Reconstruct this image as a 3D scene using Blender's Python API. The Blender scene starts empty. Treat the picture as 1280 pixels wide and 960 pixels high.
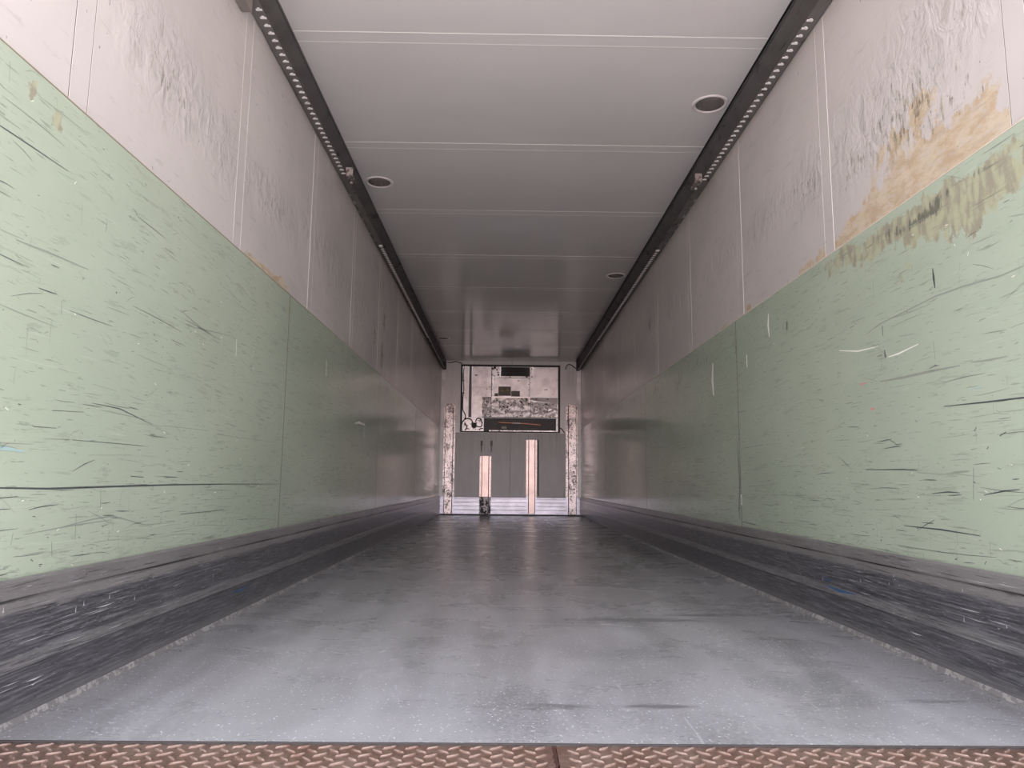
import bpy, math, random
from mathutils import Vector, Matrix, noise as mn

# ------------------------------------------------------------------ camera, sky, exposure
SC = bpy.context.scene
COL = SC.collection
W, H, Y0, YF, D = 1.23, 2.70, 1.30, 1.63, 12.68      # half width, height, rear opening, floor edge, bulkhead
PITCH, YAW, ROLL = 0.1367, 0.0104, 0.00975
F = Vector((math.sin(YAW)*math.cos(PITCH), math.cos(YAW)*math.cos(PITCH), math.sin(PITCH)))
R = F.cross(Vector((0, 0, 1))).normalized(); U = R.cross(F)
R2 = R*math.cos(ROLL) + U*math.sin(ROLL); U2 = U*math.cos(ROLL) - R*math.sin(ROLL)
cd = bpy.data.cameras.new('camera'); cam = bpy.data.objects.new('camera', cd); COL.objects.link(cam)
cd.sensor_width = 36; cd.lens = 904.05*36/1280; cd.clip_start = 0.05
M4 = Matrix((( R2.x, U2.x, -F.x, -0.116), (R2.y, U2.y, -F.y, 0), (R2.z, U2.z, -F.z, 0.5476), (0, 0, 0, 1)))
cam.matrix_world = M4
SC.camera = cam

world = bpy.data.worlds.new('overcast_sky'); SC.world = world; world.use_nodes = True
wt = world.node_tree; wt.nodes.clear()
wo = wt.nodes.new('ShaderNodeOutputWorld'); wb = wt.nodes.new('ShaderNodeBackground')
wc = wt.nodes.new('ShaderNodeTexCoord'); wsx = wt.nodes.new('ShaderNodeSeparateXYZ'); wr = wt.nodes.new('ShaderNodeValToRGB')
wm = wt.nodes.new('ShaderNodeMapRange'); wm.inputs[1].default_value = -1; wm.inputs[2].default_value = 1
wt.links.new(wc.outputs['Generated'], wsx.inputs[0]); wt.links.new(wsx.outputs[2], wm.inputs[0])
wt.links.new(wm.outputs[0], wr.inputs[0])
wq = wt.nodes.new('ShaderNodeMapRange'); wq.interpolation_type = 'SMOOTHSTEP'     # brighter patch added to the sky straight behind, to lift the bulkhead
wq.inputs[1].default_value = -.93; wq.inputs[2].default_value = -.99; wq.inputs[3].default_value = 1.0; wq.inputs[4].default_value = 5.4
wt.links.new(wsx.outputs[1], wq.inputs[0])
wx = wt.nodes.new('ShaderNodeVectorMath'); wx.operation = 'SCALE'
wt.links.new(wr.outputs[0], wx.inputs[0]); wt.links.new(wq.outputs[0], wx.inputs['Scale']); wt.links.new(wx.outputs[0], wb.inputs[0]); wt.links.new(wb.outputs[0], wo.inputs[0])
els = wr.color_ramp.elements
for i, (pos, c) in enumerate([(0.0, (.6, .55, .52)), (0.40, (.85, .79, .77)), (0.455, (1.05, .97, .95)), (0.495, (1.30, .92, .82)), (0.515, (1.35, 1.02, .93)), (0.545, (1.25, 1.25, 1.33)), (0.62, (1.25, 1.26, 1.32)), (1.0, (1.0, 1.03, 1.12))]):
    e = els[i] if i < 2 else els.new(pos)
    e.position = pos; e.color = (*c, 1)
wb.inputs[1].default_value = 1.0
ld = bpy.data.lights.new('rear_opening_portal', 'AREA'); ld.shape = 'RECTANGLE'; ld.size = 2*W; ld.size_y = H
ld.cycles.is_portal = True
lo = bpy.data.objects.new('rear_opening_portal', ld); COL.objects.link(lo)
lo.location = (0, Y0-0.01, H/2); lo.rotation_euler = (math.radians(90), 0, 0)
sl = bpy.data.lights.new('sun', 'SUN'); sl.energy = 3.6; sl.angle = .02; sl.color = (1, .95, .88)
so_ = bpy.data.objects.new('sun', sl); COL.objects.link(so_); so_.rotation_euler = (math.radians(-38), math.radians(12), 0)   # high, from the cab side: lights the yard, not the load space
vs = SC.view_settings
vs.view_transform = 'Standard'; vs.look = 'None'; vs.gamma = 1; vs.use_curve_mapping = False
vs.exposure = 1.27
SC.cycles.use_denoising = True
SC.cycles.max_bounces = 16; SC.cycles.diffuse_bounces = 8; SC.cycles.glossy_bounces = 6

# ------------------------------------------------------------------ node helper
class Mat:
    def __init__(s, name):
        s.m = bpy.data.materials.new(name); s.m.use_nodes = True
        s.t = s.m.node_tree; s.b = s.t.nodes['Principled BSDF']
        s.co = s.t.nodes.new('ShaderNodeTexCoord').outputs['Object']
    def n(s, k): return s.t.nodes.new(k)
    def put(s, inp, v):
        if isinstance(v, bpy.types.NodeSocket): s.t.links.new(v, inp)
        elif isinstance(v, tuple) and len(v) == 3 and inp.type == 'RGBA': inp.default_value = (*v, 1)
        else: inp.default_value = v
    def math(s, op, a, b=0.0, clamp=False):
        x = s.n('ShaderNodeMath'); x.operation = op; x.use_clamp = clamp
        s.put(x.inputs[0], a); s.put(x.inputs[1], b); return x.outputs[0]
    def add(s, a, b): return s.math('ADD', a, b)
    def mul(s, a, b): return s.math('MULTIPLY', a, b)
    def sub(s, a, b): return s.math('SUBTRACT', a, b)
    def scale(s, sc, rot=None):
        x = s.n('ShaderNodeMapping'); x.inputs['Scale'].default_value = sc
        if rot: x.inputs['Rotation'].default_value = rot
        s.put(x.inputs['Vector'], s.co); return x.outputs[0]
    def noise(s, sc=(1, 1, 1), scale=1.0, detail=3.0, rough=.55, dist=0.0, rot=None):
        x = s.n('ShaderNodeTexNoise'); s.put(x.inputs['Vector'], s.scale(sc, rot))
        x.inputs['Scale'].default_value = scale; x.inputs['Detail'].default_value = detail
        x.inputs['Roughness'].default_value = rough; x.inputs['Distortion'].default_value = dist
        return x.outputs[0]
    def voro(s, sc=(1, 1, 1), scale=1.0, feat='F1'):
        x = s.n('ShaderNodeTexVoronoi'); s.put(x.inputs['Vector'], s.scale(sc)); x.feature = feat
        x.inputs['Scale'].default_value = scale; return x.outputs[0]
    def step(s, v, a, b, lo=0.0, hi=1.0):
        x = s.n('ShaderNodeMapRange'); x.interpolation_type = 'SMOOTHSTEP'
        s.put(x.inputs[0], v); x.inputs[1].default_value = a; x.inputs[2].default_value = b
        x.inputs[3].default_value = lo; x.inputs[4].default_value = hi; return x.outputs[0]
    def mix(s, f, a, b):
        x = s.n('ShaderNodeMix'); x.data_type = 'RGBA'
        s.put(x.inputs[0], f); s.put(x.inputs[6], a); s.put(x.inputs[7], b); return x.outputs[2]
    def attr(s, name):
        x = s.n('ShaderNodeAttribute'); x.attribute_name = name; return x.outputs['Fac']
    def xyz(s, i):
        x = s.n('ShaderNodeSeparateXYZ'); s.put(x.inputs[0], s.co); return x.outputs[i]
    def bump(s, h, strength=.5, dist=.001, prev=None):
        x = s.n('ShaderNodeBump'); s.put(x.inputs['Height'], h); x.inputs['Strength'].default_value = strength
        x.inputs['Distance'].default_value = dist
        if prev is not None: s.put(x.inputs['Normal'], prev)
        return x.outputs[0]
    def out(s, color=None, rough=None, metal=None, normal=None, spec=None, **kw):
        for k, v in (('Base Color', color), ('Roughness', rough), ('Metallic', metal), ('Normal', normal), ('Specular IOR Level', spec)):
            if v is not None: s.put(s.b.inputs[k], v)
        return s.m

def plain(name, c, rough=.5, metal=0.0, spec=.5):
    return Mat(name).out(c, rough, metal, spec=spec)

def specked(name, c, dirt, rough=.4, metal=0.0, amount=.62, scale=40, stretch=(1, 1, 1), bumpd=0.0, c2=None):
    m = Mat(name)
    n1 = m.noise(stretch, scale, 4, .65); n2 = m.noise((1, 1, 1), 6, 3)
    base = m.mix(m.step(n2, .35, .65), c, c2 or tuple(x*.8 for x in c))
    f = m.step(m.add(n1, m.mul(m.sub(n2, .5), .35)), amount, amount+.05)
    kw = {}
    if bumpd: kw['normal'] = m.bump(n1, .6, bumpd)
    return m.out(m.mix(f, base, dirt), m.add(rough, m.mul(f, .25)), metal, **kw)

# upper side walls
def m_upper():
    m = Mat('pale_grp')
    big = m.noise((1, .6, 1), 1.6, 3); st = m.noise((1, .8, 5), 7, 4, .6); fine = m.noise((1, 1, 1), 60, 3)
    och = m.attr('ochre'); wr = m.attr('wrinkle'); dk = m.attr('dark')
    base = m.mix(m.step(big, .3, .7), (.55, .515, .50), (.61, .57, .553))
    base = m.mix(m.mul(m.step(st, .56, .72), .22), base, (.52, .49, .47))
    bl = m.noise((1, 2.2, 1.2), 9, 5, .7, .6)
    base = m.mix(m.mul(m.mul(m.step(bl, .50, .68), m.step(wr, .1, .9)), .36), base, (.33, .31, .27))
    edge = m.noise((1, 2.0, 1.3), 7, 5, .68)
    fo = m.step(m.add(och, m.mul(m.sub(edge, .5), 1.5)), .42, .56)
    oc = m.mix(m.step(m.noise((1, 1, 2.6), 10, 5, .7), .38, .62), (.50, .375, .235), (.62, .52, .39))
    base = m.mix(m.mul(fo, m.step(m.noise((1, 1.3, 3), 14, 6, .75), .32, .52, .45, .88)), base, oc)
    fd = m.step(m.add(dk, m.mul(m.sub(m.noise((1, 6, 2), 8, 4, .7), .5), 2.0)), .45, .7)
    base = m.mix(m.mul(fd, .7), base, m.mix(m.step(st, .4, .6), (.34, .31, .22), (.14, .125, .10)))
    ss = m.noise((1, 1.2, 9), 5, 5, .7, .3)
    base = m.mix(m.mul(m.step(ss, .57, .68), .30), base, (.36, .33, .31))
    nick = m.step(m.noise((1, 1, .45), 70, 2, .5), .75, .775)
    base = m.mix(m.mul(nick, .7), base, (.12, .11, .10))
    lump = m.noise((1, 1.25, .9), 11, 5, .6, .5); soft = m.noise((1, 1, 1), 4, 2)
    h = m.add(m.mul(m.mul(lump, m.step(wr, .05, .9)), 1.0), m.mul(soft, .35))
    nr = m.bump(h, 1.0, .012); nr = m.bump(m.noise((1, 1, 6), 14, 3), .35, .0006, nr)
    return m.out(base, m.add(.17, m.mul(big, .12)), normal=nr, spec=.5)
# green lining
def m_green():
    m = Mat('green_lining')
    st = m.noise((1, 1, 9), 3.2, 5, .65); st2 = m.noise((1, .8, 22), 4, 4, .7); big = m.noise((1, .5, .8), 2.2, 3)
    br = m.attr('brown')
    base = m.mix(m.step(big, .3, .7), (.395, .458, .366), (.44, .505, .408))
    base = m.mix(m.mul(m.step(st, .55, .72), .32), base, (.36, .44, .35))
    base = m.mix(m.mul(m.step(st2, .60, .75), .35), base, (.62, .68, .58))
    edge = m.noise((1, 1.7, 1.3), 8, 6, .72)
    fb = m.step(m.add(br, m.mul(m.sub(edge, .5), 1.9)), .46, .60)
    base = m.mix(m.mul(fb, .75), base, m.mix(m.step(m.noise((1, 3, 1), 12, 4), .42, .62), (.43, .42, .275), (.30, .255, .19)))
    sc = m.noise((1, 2.2, 26), 5, 3, .6, .4)
    base = m.mix(m.mul(m.step(sc, .635, .68), .55), base, (.22, .25, .20))
    sd = m.noise((1, 1.1, 7), 6, 5, .72, .3)
    base = m.mix(m.mul(m.step(sd, .56, .66), .30), base, (.24, .27, .21))
    dg = m.attr('grime'); fg = m.step(m.add(dg, m.mul(m.sub(m.noise((1, 6, 1.2), 8, 5, .72), .5), 2.2)), .55, .85)
    base = m.mix(m.mul(fg, .75), base, (.10, .105, .09))
    nick = m.step(m.noise((1, 1, 1.3), 55, 2, .5), .775, .80)
    base = m.mix(m.mul(nick, .85), base, (.07, .08, .08))
    nr = m.bump(m.noise((1, .6, 3), 5, 2), .3, .0005)
    return m.out(base, m.add(.10, m.mul(st, .13)), normal=nr, spec=.5)
# ceiling
def m_ceil():
    m = Mat('ceiling_grp')
    big = m.noise((.6, 1, 1), 1.4, 3); st = m.noise((.6, 7, 1), 3, 4, .6)
    base = m.mix(m.step(big, .3, .7), (.715, .68, .685), (.765, .73, .735))
    base = m.mix(m.mul(m.step(st, .62, .80), .10), base, (.5, .47, .47))
    nick = m.step(m.noise((1, 1, 1), 38, 2, .5), .79, .81)
    base = m.mix(m.mul(nick, .5), base, (.2, .19, .18))
    return m.out(base, m.add(.09, m.mul(st, .12)), normal=m.bump(m.noise((1, 1, 1), 3, 2), .3, .0010), spec=.45)
# floor
def m_floor():
    m = Mat('coated_floor')
    sw = m.noise((1, 1.5, 1), 2.0, 5, .66, .7); tr = m.noise((1.4, .35, 1), 2.6, 4, .6, .5, (0, 0, .25)); grit = m.noise((1, 1, 1), 95, 4, .7)
    sm = m.attr('smear'); du = m.attr('dust')
    lane = m.noise((3.2, .22, 1), 1.0, 3, .5, .3, (0, 0, .06))
    base = m.mix(m.step(sw, .30, .70), (.145, .142, .144), (.255, .248, .26))
    base = m.mix(m.mul(m.step(lane, .50, .66), .5), base, (.41, .41, .44))
    base = m.mix(m.mul(m.step(tr, .48, .72), .45), base, (.40, .395, .405))
    base = m.mix(m.mul(m.step(m.noise((.6, 4, 1), 3, 4, .6, .5), .60, .78), .25), base, (.115, .113, .115))
    base = m.mix(m.mul(m.step(grit, .46, .60), .42), base, (.42, .42, .45))
    base = m.mix(m.mul(du, m.add(.25, m.mul(m.step(tr, .35, .65), .35))), base, (.50, .485, .535))
    sp = m.voro((1, 1, 1), 75); spm = m.step(sp, .13, .19, 1, 0)
    base = m.mix(m.mul(m.mul(spm, m.step(m.noise((1, 1, 1), 60, 1), .38, .55)), 1.0), base, (.86, .86, .90))
    base = m.mix(m.step(m.add(sm, m.mul(m.sub(m.noise((2, 7, 1), 4, 5, .7), .5), 1.7)), .45, 1.0, 0, .62), base, (.09, .09, .098))
    sc = m.step(m.noise((16, 1.0, 1), 2.5, 3, .6, .3, (0, 0, .18)), .69, .715)
    base = m.mix(m.mul(sc, .35), base, (.62, .62, .66))
    return m.out(base, m.add(.20, m.mul(sw, .16)), normal=m.bump(grit, .3, .0004), spec=.5)
# skirting
def m_skirt():
    m = Mat('scraped_skirting')
    z = m.xyz(2)
    st = m.noise((1, 1.0, 30), 5, 5, .7); st2 = m.noise((1, 2.5, 40), 6, 3, .7); big = m.noise((1, 1, 3), 3, 3)
    dark = m.mul(m.step(z, .262, .238), m.step(z, .02, .05))
    base = m.mix(m.step(big, .3, .7), (.22, .21, .21), (.27, .26, .26))
    dk = m.mix(m.step(st, .40, .68), (.068, .067, .078), (.20, .20, .218))
    f = m.step(m.add(m.mul(m.step(z, .268, .232), 1.0), m.mul(m.sub(st, .5), 2.6)), .3, .8)
    base = m.mix(f, base, dk)
    ledge = m.mul(m.step(z, .120, .126), m.step(z, .156, .150))
    base = m.mix(m.mul(ledge, m.step(st, .35, .6, .25, .75)), base, (.27, .265, .27))
    base = m.mix(m.mul(m.step(st2, .58, .72), .45), base, (.40, .40, .43))
    fine = m.noise((1, 5, 60), 7, 3, .7, .5)
    base = m.mix(m.mul(m.step(fine, .64, .70), .6), base, (.50, .50, .54))
    base = m.mix(m.mul(m.step(m.noise((1, 2, 30), 4, 4, .7), .56, .70), .5), base, (.035, .034, .04))
    low = m.step(z, .05, .02)
    base = m.mix(m.mul(low, .5), base, (.24, .23, .24))
    return m.out(base, m.add(.20, m.mul(st, .22)), .25, m.bump(st, .6, .001), spec=.5)

MU, MG, MC, MF, MS = m_upper(), m_green(), m_ceil(), m_floor(), m_skirt()
EDGE_HI = plain('strip_edge_highlight', (.92, .88, .86), .4)  # highlight along the ceiling strip edges, painted as a pale line
WEDGE_HI = plain('wall_joint_highlight', (.84, .80, .77), .4)  # painted edge highlight for the wall joints
WEDGE_LO = plain('wall_joint_highlight_dim', (.56, .525, .50), .4)  # dimmer copy of the painted edge highlight, mostly for joints farther in
SEAMD = plain('seam_dirt', (.13, .115, .10), .7)
STRIP = Mat('joint_strip_grp').out((.70, .66, .645), .28)
CSTRIP = Mat('ceiling_strip_grp').out((.68, .65, .645), .3)
SC_D = plain('scuff_black', (.085, .09, .098), .3, spec=.3)
SC_M = plain('scuff_grey', (.30, .33, .285), .25, spec=.4)
SC_L = plain('scuff_pale', (.80, .80, .74), .5)
SC_P = plain('crayon_red', (.60, .27, .25), .6)
SC_B = plain('crayon_blue', (.36, .50, .50), .4)
RAIL = specked('rail_steel', (.115, .107, .105), (.07, .065, .063), .62, 0, .6, 20, (1, .3, 1))
RAILD = specked('rail_flange', (.17, .155, .15), (.09, .08, .075), .6, 0, .6, 30, (1, .5, 1))
BLACK = plain('black_rubber', (.010, .010, .011), .55)
LUG = plain('bright_lug', (.95, .92, .92), .4, .0)
ALU = specked('brushed_aluminium', (.56, .535, .63), (.22, .20, .23), .36, .3, .66, 22, (1, 1, 4), .0006)
PANEL = specked('white_painted_metal', (.93, .87, .89), (.20, .165, .16), .42, .35, .66, 26, (1, 1, 2.2))
DUCTM = specked('battered_metal', (.97, .92, .93), (.05, .04, .04), .38, .25, .56, 28, (1, 1, 1.3), .002)
POSTD = specked('pitted_post_metal', (.60, .52, .515), (.15, .13, .13), .34, .35, .525, 60, (1, 1, .7))
POSTC = specked('clean_post_metal', (.34, .255, .24), (.20, .14, .13), .24, .28, .72, 26, (1, 1, 1))  # pink tint in the base stands for the warm surroundings it reflects
POSTB = specked('grimy_post_metal', (.30, .27, .28), (.02, .018, .02), .45, .3, .47, 24, (1, 1, 1))
BULK = Mat('bulkhead_grp')
_n = BULK.noise((1, 1, .4), 3, 4); _s = BULK.noise((3, 1, .25), 4, 4)
BULK = BULK.out(BULK.mix(BULK.mul(BULK.step(_s, .52, .72), .35), BULK.mix(BULK.step(_n, .3, .7), (.70, .68, .70), (.76, .74, .76)), (.45, .43, .44)), .30, normal=BULK.bump(_n, .3, .001))
BULKL = Mat('lower_bulkhead_lining')
_n = BULKL.noise((1, 1, .5), 3, 4); _s = BULKL.noise((5, 1, .25), 4, 4)
BULKL = BULKL.out(BULKL.mix(BULKL.mul(BULKL.step(_s, .52, .7), .5), BULKL.mix(BULKL.step(_n, .3, .7), (.115, .105, .113), (.15, .138, .148)), (.075, .068, .07)), .36)
LENS = specked('lamp_lens', (.19, .165, .16), (.10, .09, .085), .25, 0, .55, 30)
BEZEL = plain('lamp_bezel', (.74, .68, .68), .35)
GROUNDM = plain('yard_ground', (.74, .68, .67), .9)

# ------------------------------------------------------------------ mesh helper
class MB:
    def __init__(s): s.v = []; s.f = []; s.mi = []
    def quad(s, a, b, c, d, mi=0):
        i = len(s.v); s.v += [tuple(a), tuple(b), tuple(c), tuple(d)]; s.f.append((i, i+1, i+2, i+3)); s.mi.append(mi)
    def poly(s, pts, mi=0):
        i = len(s.v); s.v += [tuple(p) for p in pts]; s.f.append(tuple(range(i, i+len(pts)))); s.mi.append(mi)
    def box(s, x0, y0, z0, x1, y1, z1, mi=0):
        i = len(s.v)
        s.v += [(x, y, z) for z in (z0, z1) for y in (y0, y1) for x in (x0, x1)]
        for f in ((0, 2, 3, 1), (4, 5, 7, 6), (0, 1, 5, 4), (2, 6, 7, 3), (0, 4, 6, 2), (1, 3, 7, 5)):
            s.f.append(tuple(i+k for k in f)); s.mi.append(mi)
        return s
    def prism(s, pts, axis, a0, a1, mi=0, caps=True):
        """closed profile pts (u,v) extruded along axis 'y' (pts=x,z) or 'z' (pts=x,y)"""
        g = (lambda p, t: (p[0], t, p[1])) if axis == 'y' else (lambda p, t: (p[0], p[1], t))
        i = len(s.v); n = len(pts)
        s.v += [g(p, a0) for p in pts] + [g(p, a1) for p in pts]
        for k in range(n):
            j = (k+1) % n; s.f.append((i+k, i+j, i+n+j, i+n+k)); s.mi.append(mi)
        if caps: s.f.append(tuple(i+k for k in reversed(range(n)))); s.f.append(tuple(i+n+k for k in range(n))); s.mi += [mi, mi]
        return s
    def disc(s, c, r, axis, h, seg=10, mi=0, r2=None):
        c = Vector(c); r2 = r if r2 is None else r2
        ax = {'x': (1, 2, 0), 'y': (0, 2, 1), 'z': (0, 1, 2)}[axis]; i = len(s.v)
        for hh, rr in ((0, r), (h, r2)):
            for k in range(seg):
                p = list(c); a = 2*math.pi*k/seg
                p[ax[0]] += rr*math.cos(a); p[ax[1]] += rr*math.sin(a); p[ax[2]] += hh; s.v.append(tuple(p))
        for k in range(seg):
            j = (k+1) % seg; s.f.append((i+k, i+j, i+seg+j, i+seg+k)); s.mi.append(mi)
        s.f.append(tuple(i+k for k in range(seg))); s.f.append(tuple(i+seg+k for k in range(seg))); s.mi += [mi, mi]
        return s
    def tube(s, pts, r, seg=8, mi=0):
        pts = [Vector(p) for p in pts]
        fine = []
        for k in range(len(pts)-1):
            p0 = pts[max(k-1, 0)]; p1 = pts[k]; p2 = pts[k+1]; p3 = pts[min(k+2, len(pts)-1)]
            for t in (0, .25, .5, .75):
                fine.append(.5*((2*p1)+(p2-p0)*t+(2*p0-5*p1+4*p2-p3)*t*t+(3*p1-p0-3*p2+p3)*t**3))
        fine.append(pts[-1]); i = len(s.v); n = len(fine)
        for k, p in enumerate(fine):
            d = (fine[min(k+1, n-1)]-fine[max(k-1, 0)]).normalized()
            a = d.orthogonal().normalized() if k == 0 else (a - d*a.dot(d)).normalized()
            b = d.cross(a)
            for q in range(seg):
                t = 2*math.pi*q/seg; s.v.append(tuple(p+(a*math.cos(t)+b*math.sin(t))*r))
        for k in range(n-1):
            for q in range(seg):
                j = (q+1) % seg; s.f.append((i+k*seg+q, i+k*seg+j, i+(k+1)*seg+j, i+(k+1)*seg+q)); s.mi.append(mi)
        s.f.append(tuple(i+q for q in range(seg))); s.f.append(tuple(i+(n-1)*seg+q for q in range(seg))); s.mi += [mi, mi]
        return s
    def build(s, name, mats, parent=None, smooth=False, bevel=0, fix=True):
        me = bpy.data.meshes.new(name); me.from_pydata(s.v, [], s.f)
        for m in (mats if isinstance(mats, (list, tuple)) else [mats]): me.materials.append(m)
        me.polygons.foreach_set('material_index', s.mi)
        if fix:
            import bmesh
            bm = bmesh.new(); bm.from_mesh(me); bmesh.ops.recalc_face_normals(bm, faces=bm.faces); bm.to_mesh(me); bm.free()
        if smooth: me.polygons.foreach_set('use_smooth', [True]*len(me.polygons))
        o = bpy.data.objects.new(name, me); COL.objects.link(o)
        if parent: o.parent = parent
        if bevel:
            b = o.modifiers.new('bevel', 'BEVEL'); b.width = bevel; b.segments = 2; b.limit_method = 'ANGLE'
        return o

def struct(o): o['kind'] = 'structure'; return o
def tag(o, label, cat, group=None):
    o['label'] = label; o['category'] = cat
    if group: o['group'] = group
    return o
def thing(name, label, cat, loc, group=None):
    o = bpy.data.objects.new(name, None); COL.objects.link(o); o.empty_display_size = .05
    return tag(o, label, cat, group)
# the Empties stay at the world origin offset: parts are in world coordinates, so the parent inverse keeps them in place
def settle(root, loc):
    root.location = loc
    for ch in root.children: ch.matrix_parent_inverse = Matrix.Translation(-Vector(loc))

def gauss(y, z, blobs):
    t = 0
    for (by, bz, sy, sz, a) in blobs:
        dy = (y-by)/sy; dz = (z-bz)/sz
        if abs(dy) < 3 and abs(dz) < 3: t = max(t, a*math.exp(-.5*(dy*dy+dz*dz)))
    return t

def wall_grid(mb, x, ya, yb, za, zb, step):
    ny = max(2, round((yb-ya)/step)); nz = max(2, round((zb-za)/step)); i = len(mb.v)
    for a in range(ny+1):
        for b in range(nz+1): mb.v.append((x, ya+(yb-ya)*a/ny, za+(zb-za)*b/nz))
    for a in range(ny):
        for b in range(nz):
            p = i+a*(nz+1)+b; q = p+nz+1
            mb.f.append((p, q, q+1, p+1) if x < 0 else (p, p+1, q+1, q)); mb.mi.append(0)

def set_attr(o, name, fn):
    me = o.data; a = me.attributes.new(name, 'FLOAT', 'POINT')
    a.data.foreach_set('value', [fn(v.co) for v in me.vertices])

# ------------------------------------------------------------------ setting
g = MB().box(-40, -60, -1.25, 40, 1.2, -1.15).build('ground', GROUNDM); struct(g)
fl = MB()
nx, ny = 84, 380
for a in range(ny+1):
    for b in range(nx+1): fl.v.append((-W-.03+(2*W+.06)*b/nx, YF+(D+.02-YF)*a/ny, 0))
for a in range(ny):
    for b in range(nx): p = a*(nx+1)+b; fl.f.append((p, p+1, p+nx+2, p+nx+1)); fl.mi.append(0)
fl.box(-W-.03, YF, -.04, W+.03, D+.02, -.001)
floor = struct(fl.build('floor', MF, fix=False))
SM = [(.0, 1.885, .14, .028, .9), (.27, 1.895, .10, .016, 1.2), (-.02, 1.90, .3, .03, .6), (.27, 1.895, .10, .014, 1.1), (-.25, 1.88, .10, .012, .8), (.45, 3.05, .35, .06, .95), (.75, 3.17, .3, .04, .9), (.1, 3.0, .25, .04, .7),
      (.97, 1.95, .12, .02, 1.0), (.85, 2.7, .12, .06, .7), (.8, 3.5, .06, .25, .6), (1.05, 6.2, .10, .9, 1.1), (1.1, 4.6, .08, .5, .7), (-.95, 5.0, .06, .8, .6), (-.6, 4.2, .3, .06, .5), (-.3, 2.5, .08, .1, .5),
      (0, 12.5, 1.2, .12, .9), (-.9, 12.0, .4, .3, .6), (-1.0, 2.6, .15, .05, .5)]
set_attr(floor, 'smear', lambda c: gauss(c.x, c.y, SM))
set_attr(floor, 'dust', lambda c: max(0, min(1, (5.5-c.y)/3.6)) * max(0, min(1, (1.22-abs(c.x))/.25)))

cl = MB().box(-W-.08, Y0, H, W+.08, D+.1, H+.08)
ceiling = struct(cl.build('ceiling', MC))
for k in range(-1, 8):
    ya = 3.236+1.142*k
    m = MB().box(-W+.074, ya, H-.0006, W-.074, ya+.082, H)
    for yy in (ya, ya+.082): m.box(-W+.074, yy-.0021, H-.0011, W-.074, yy+.0021, H, 1)
    struct(m.build('joint_strip', [MC, EDGE_HI], ceiling))

rng = random.Random(7)
WR_R = [(2.0, 2.0, .45, .16, 1), (2.45, 1.88, .35, .16, 1), (2.9, 1.90, .35, .13, .9), (3.5, 1.92, .4, .10, .8), (1.75, 2.2, .3, .2, .9), (4.3, 1.95, .5, .10, .6), (5.6, 1.95, .8, .10, .7), (7.5, 1.85, 1.5, .12, .8), (10, 1.85, 1.5, .1, .8)]
WR_L = [(2.25, 1.88, .28, .14, 1), (2.75, 1.85, .25, .12, .9), (3.35, 1.87, .35, .10, .8), (4.3, 1.95, .5, .12, .8), (5.6, 1.85, .8, .15, .6), (8, 1.85, 2, .1, .6), (1.6, 2.0, .3, .2, .6)]
OC_R = [(1.55, 1.52, .5, .035, 1.2), (2.0, 1.50, .55, .055, 1.25), (1.95, 1.62, .12, .05, .8), (2.2, 1.56, .30, .10, 1.0), (2.5, 1.54, .3, .05, 1.0), (2.35, 1.72, .18, .07, .72), (2.2, 1.78, .07, .05, .8), (2.8, 1.51, .35, .035, .9), (1.55, 1.54, .3, .06, 1.1), (3.9, 1.51, .04, .03, 1), (4.35, 1.51, .05, .02, 1), (4.9, 1.5, .06, .02, .9)]
OC_L = [(3.3, 1.503, .30, .022, 1.15), (3.5, 1.52, .09, .022, 1.1), (2.75, 1.50, .12, .012, .8)]
DK_R = [(2.3, 1.83, .26, .09, .50), (2.1, 1.70, .3, .06, .42), (2.34, 1.74, .08, .06, .62), (2.2, 1.79, .05, .04, .65), (2.65, 1.78, .15, .06, .5), (6.6, 2.03, .1, .08, .62), (3.1, 1.9, .2, .07, .42)]
DK_L = [(2.25, 1.88, .2, .08, .40), (3.3, 1.85, .3, .06, .38), (6.5, 1.68, .06, .14, .85), (6.1, 1.80, .04, .08, .7), (6.55, 2.03, .06, .08, .8), (2.3, 1.85, .1, .08, .35)]
BR_R = [(2.0, 1.385, .28, .07, .95), (1.97, 1.32, .06, .07, .75), (2.25, 1.42, .22, .04, 1.0), (2.5, 1.42, .3, .045, .85), (2.75, 1.46, .25, .03, .7), (2.36, 1.25, .06, .05, .55), (2.1, 1.28, .02, .03, .8), (1.83, 1.40, .07, .07, .8), (1.7, 1.45, .2, .03, .8), (3.0, 1.2, .08, .07, .35)]
GR_R = [(2.25, 1.415, .13, .020, .95), (2.38, 1.40, .05, .015, .9), (1.93, 1.44, .04, .02, .8), (2.45, 1.43, .06, .02, .8), (2.15, 1.45, .08, .012, .9), (5.5, 1.33, .12, .10, .62), (4.9, 1.40, .5, .06, .5), (6.3, 1.38, .5, .08, .55), (7.6, 1.42, .6, .06, .6), (8.8, 1.42, .8, .06, .75), (10.5, 1.40, 1.2, .06, .6), (4.13, 1.36, .03, .09, .6), (3.38, 1.31, .05, .03, .75), (4.0, 1.43, .2, .04, .45), (4.14, .7, .02, .3, .5), (5.2, .9, .8, .25, .30), (3.2, .9, .8, .3, .22)]
GR_L = [(3.68, 1.42, .02, .07, .6), (4.6, 1.4, .3, .05, .3), (6.9, 1.42, .3, .06, .55), (8.5, 1.3, 1, .1, .4), (2.9, 1.35, .4, .08, .28), (3.0, .75, .8, .25, .25)]
BR_L = [(1.70, 1.42, .035, .035, .72), (1.60, 1.46, .02, .03, .8), (1.85, 1.35, .03, .04, .4), (3.66, 1.44, .015, .07, .8)]

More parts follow.
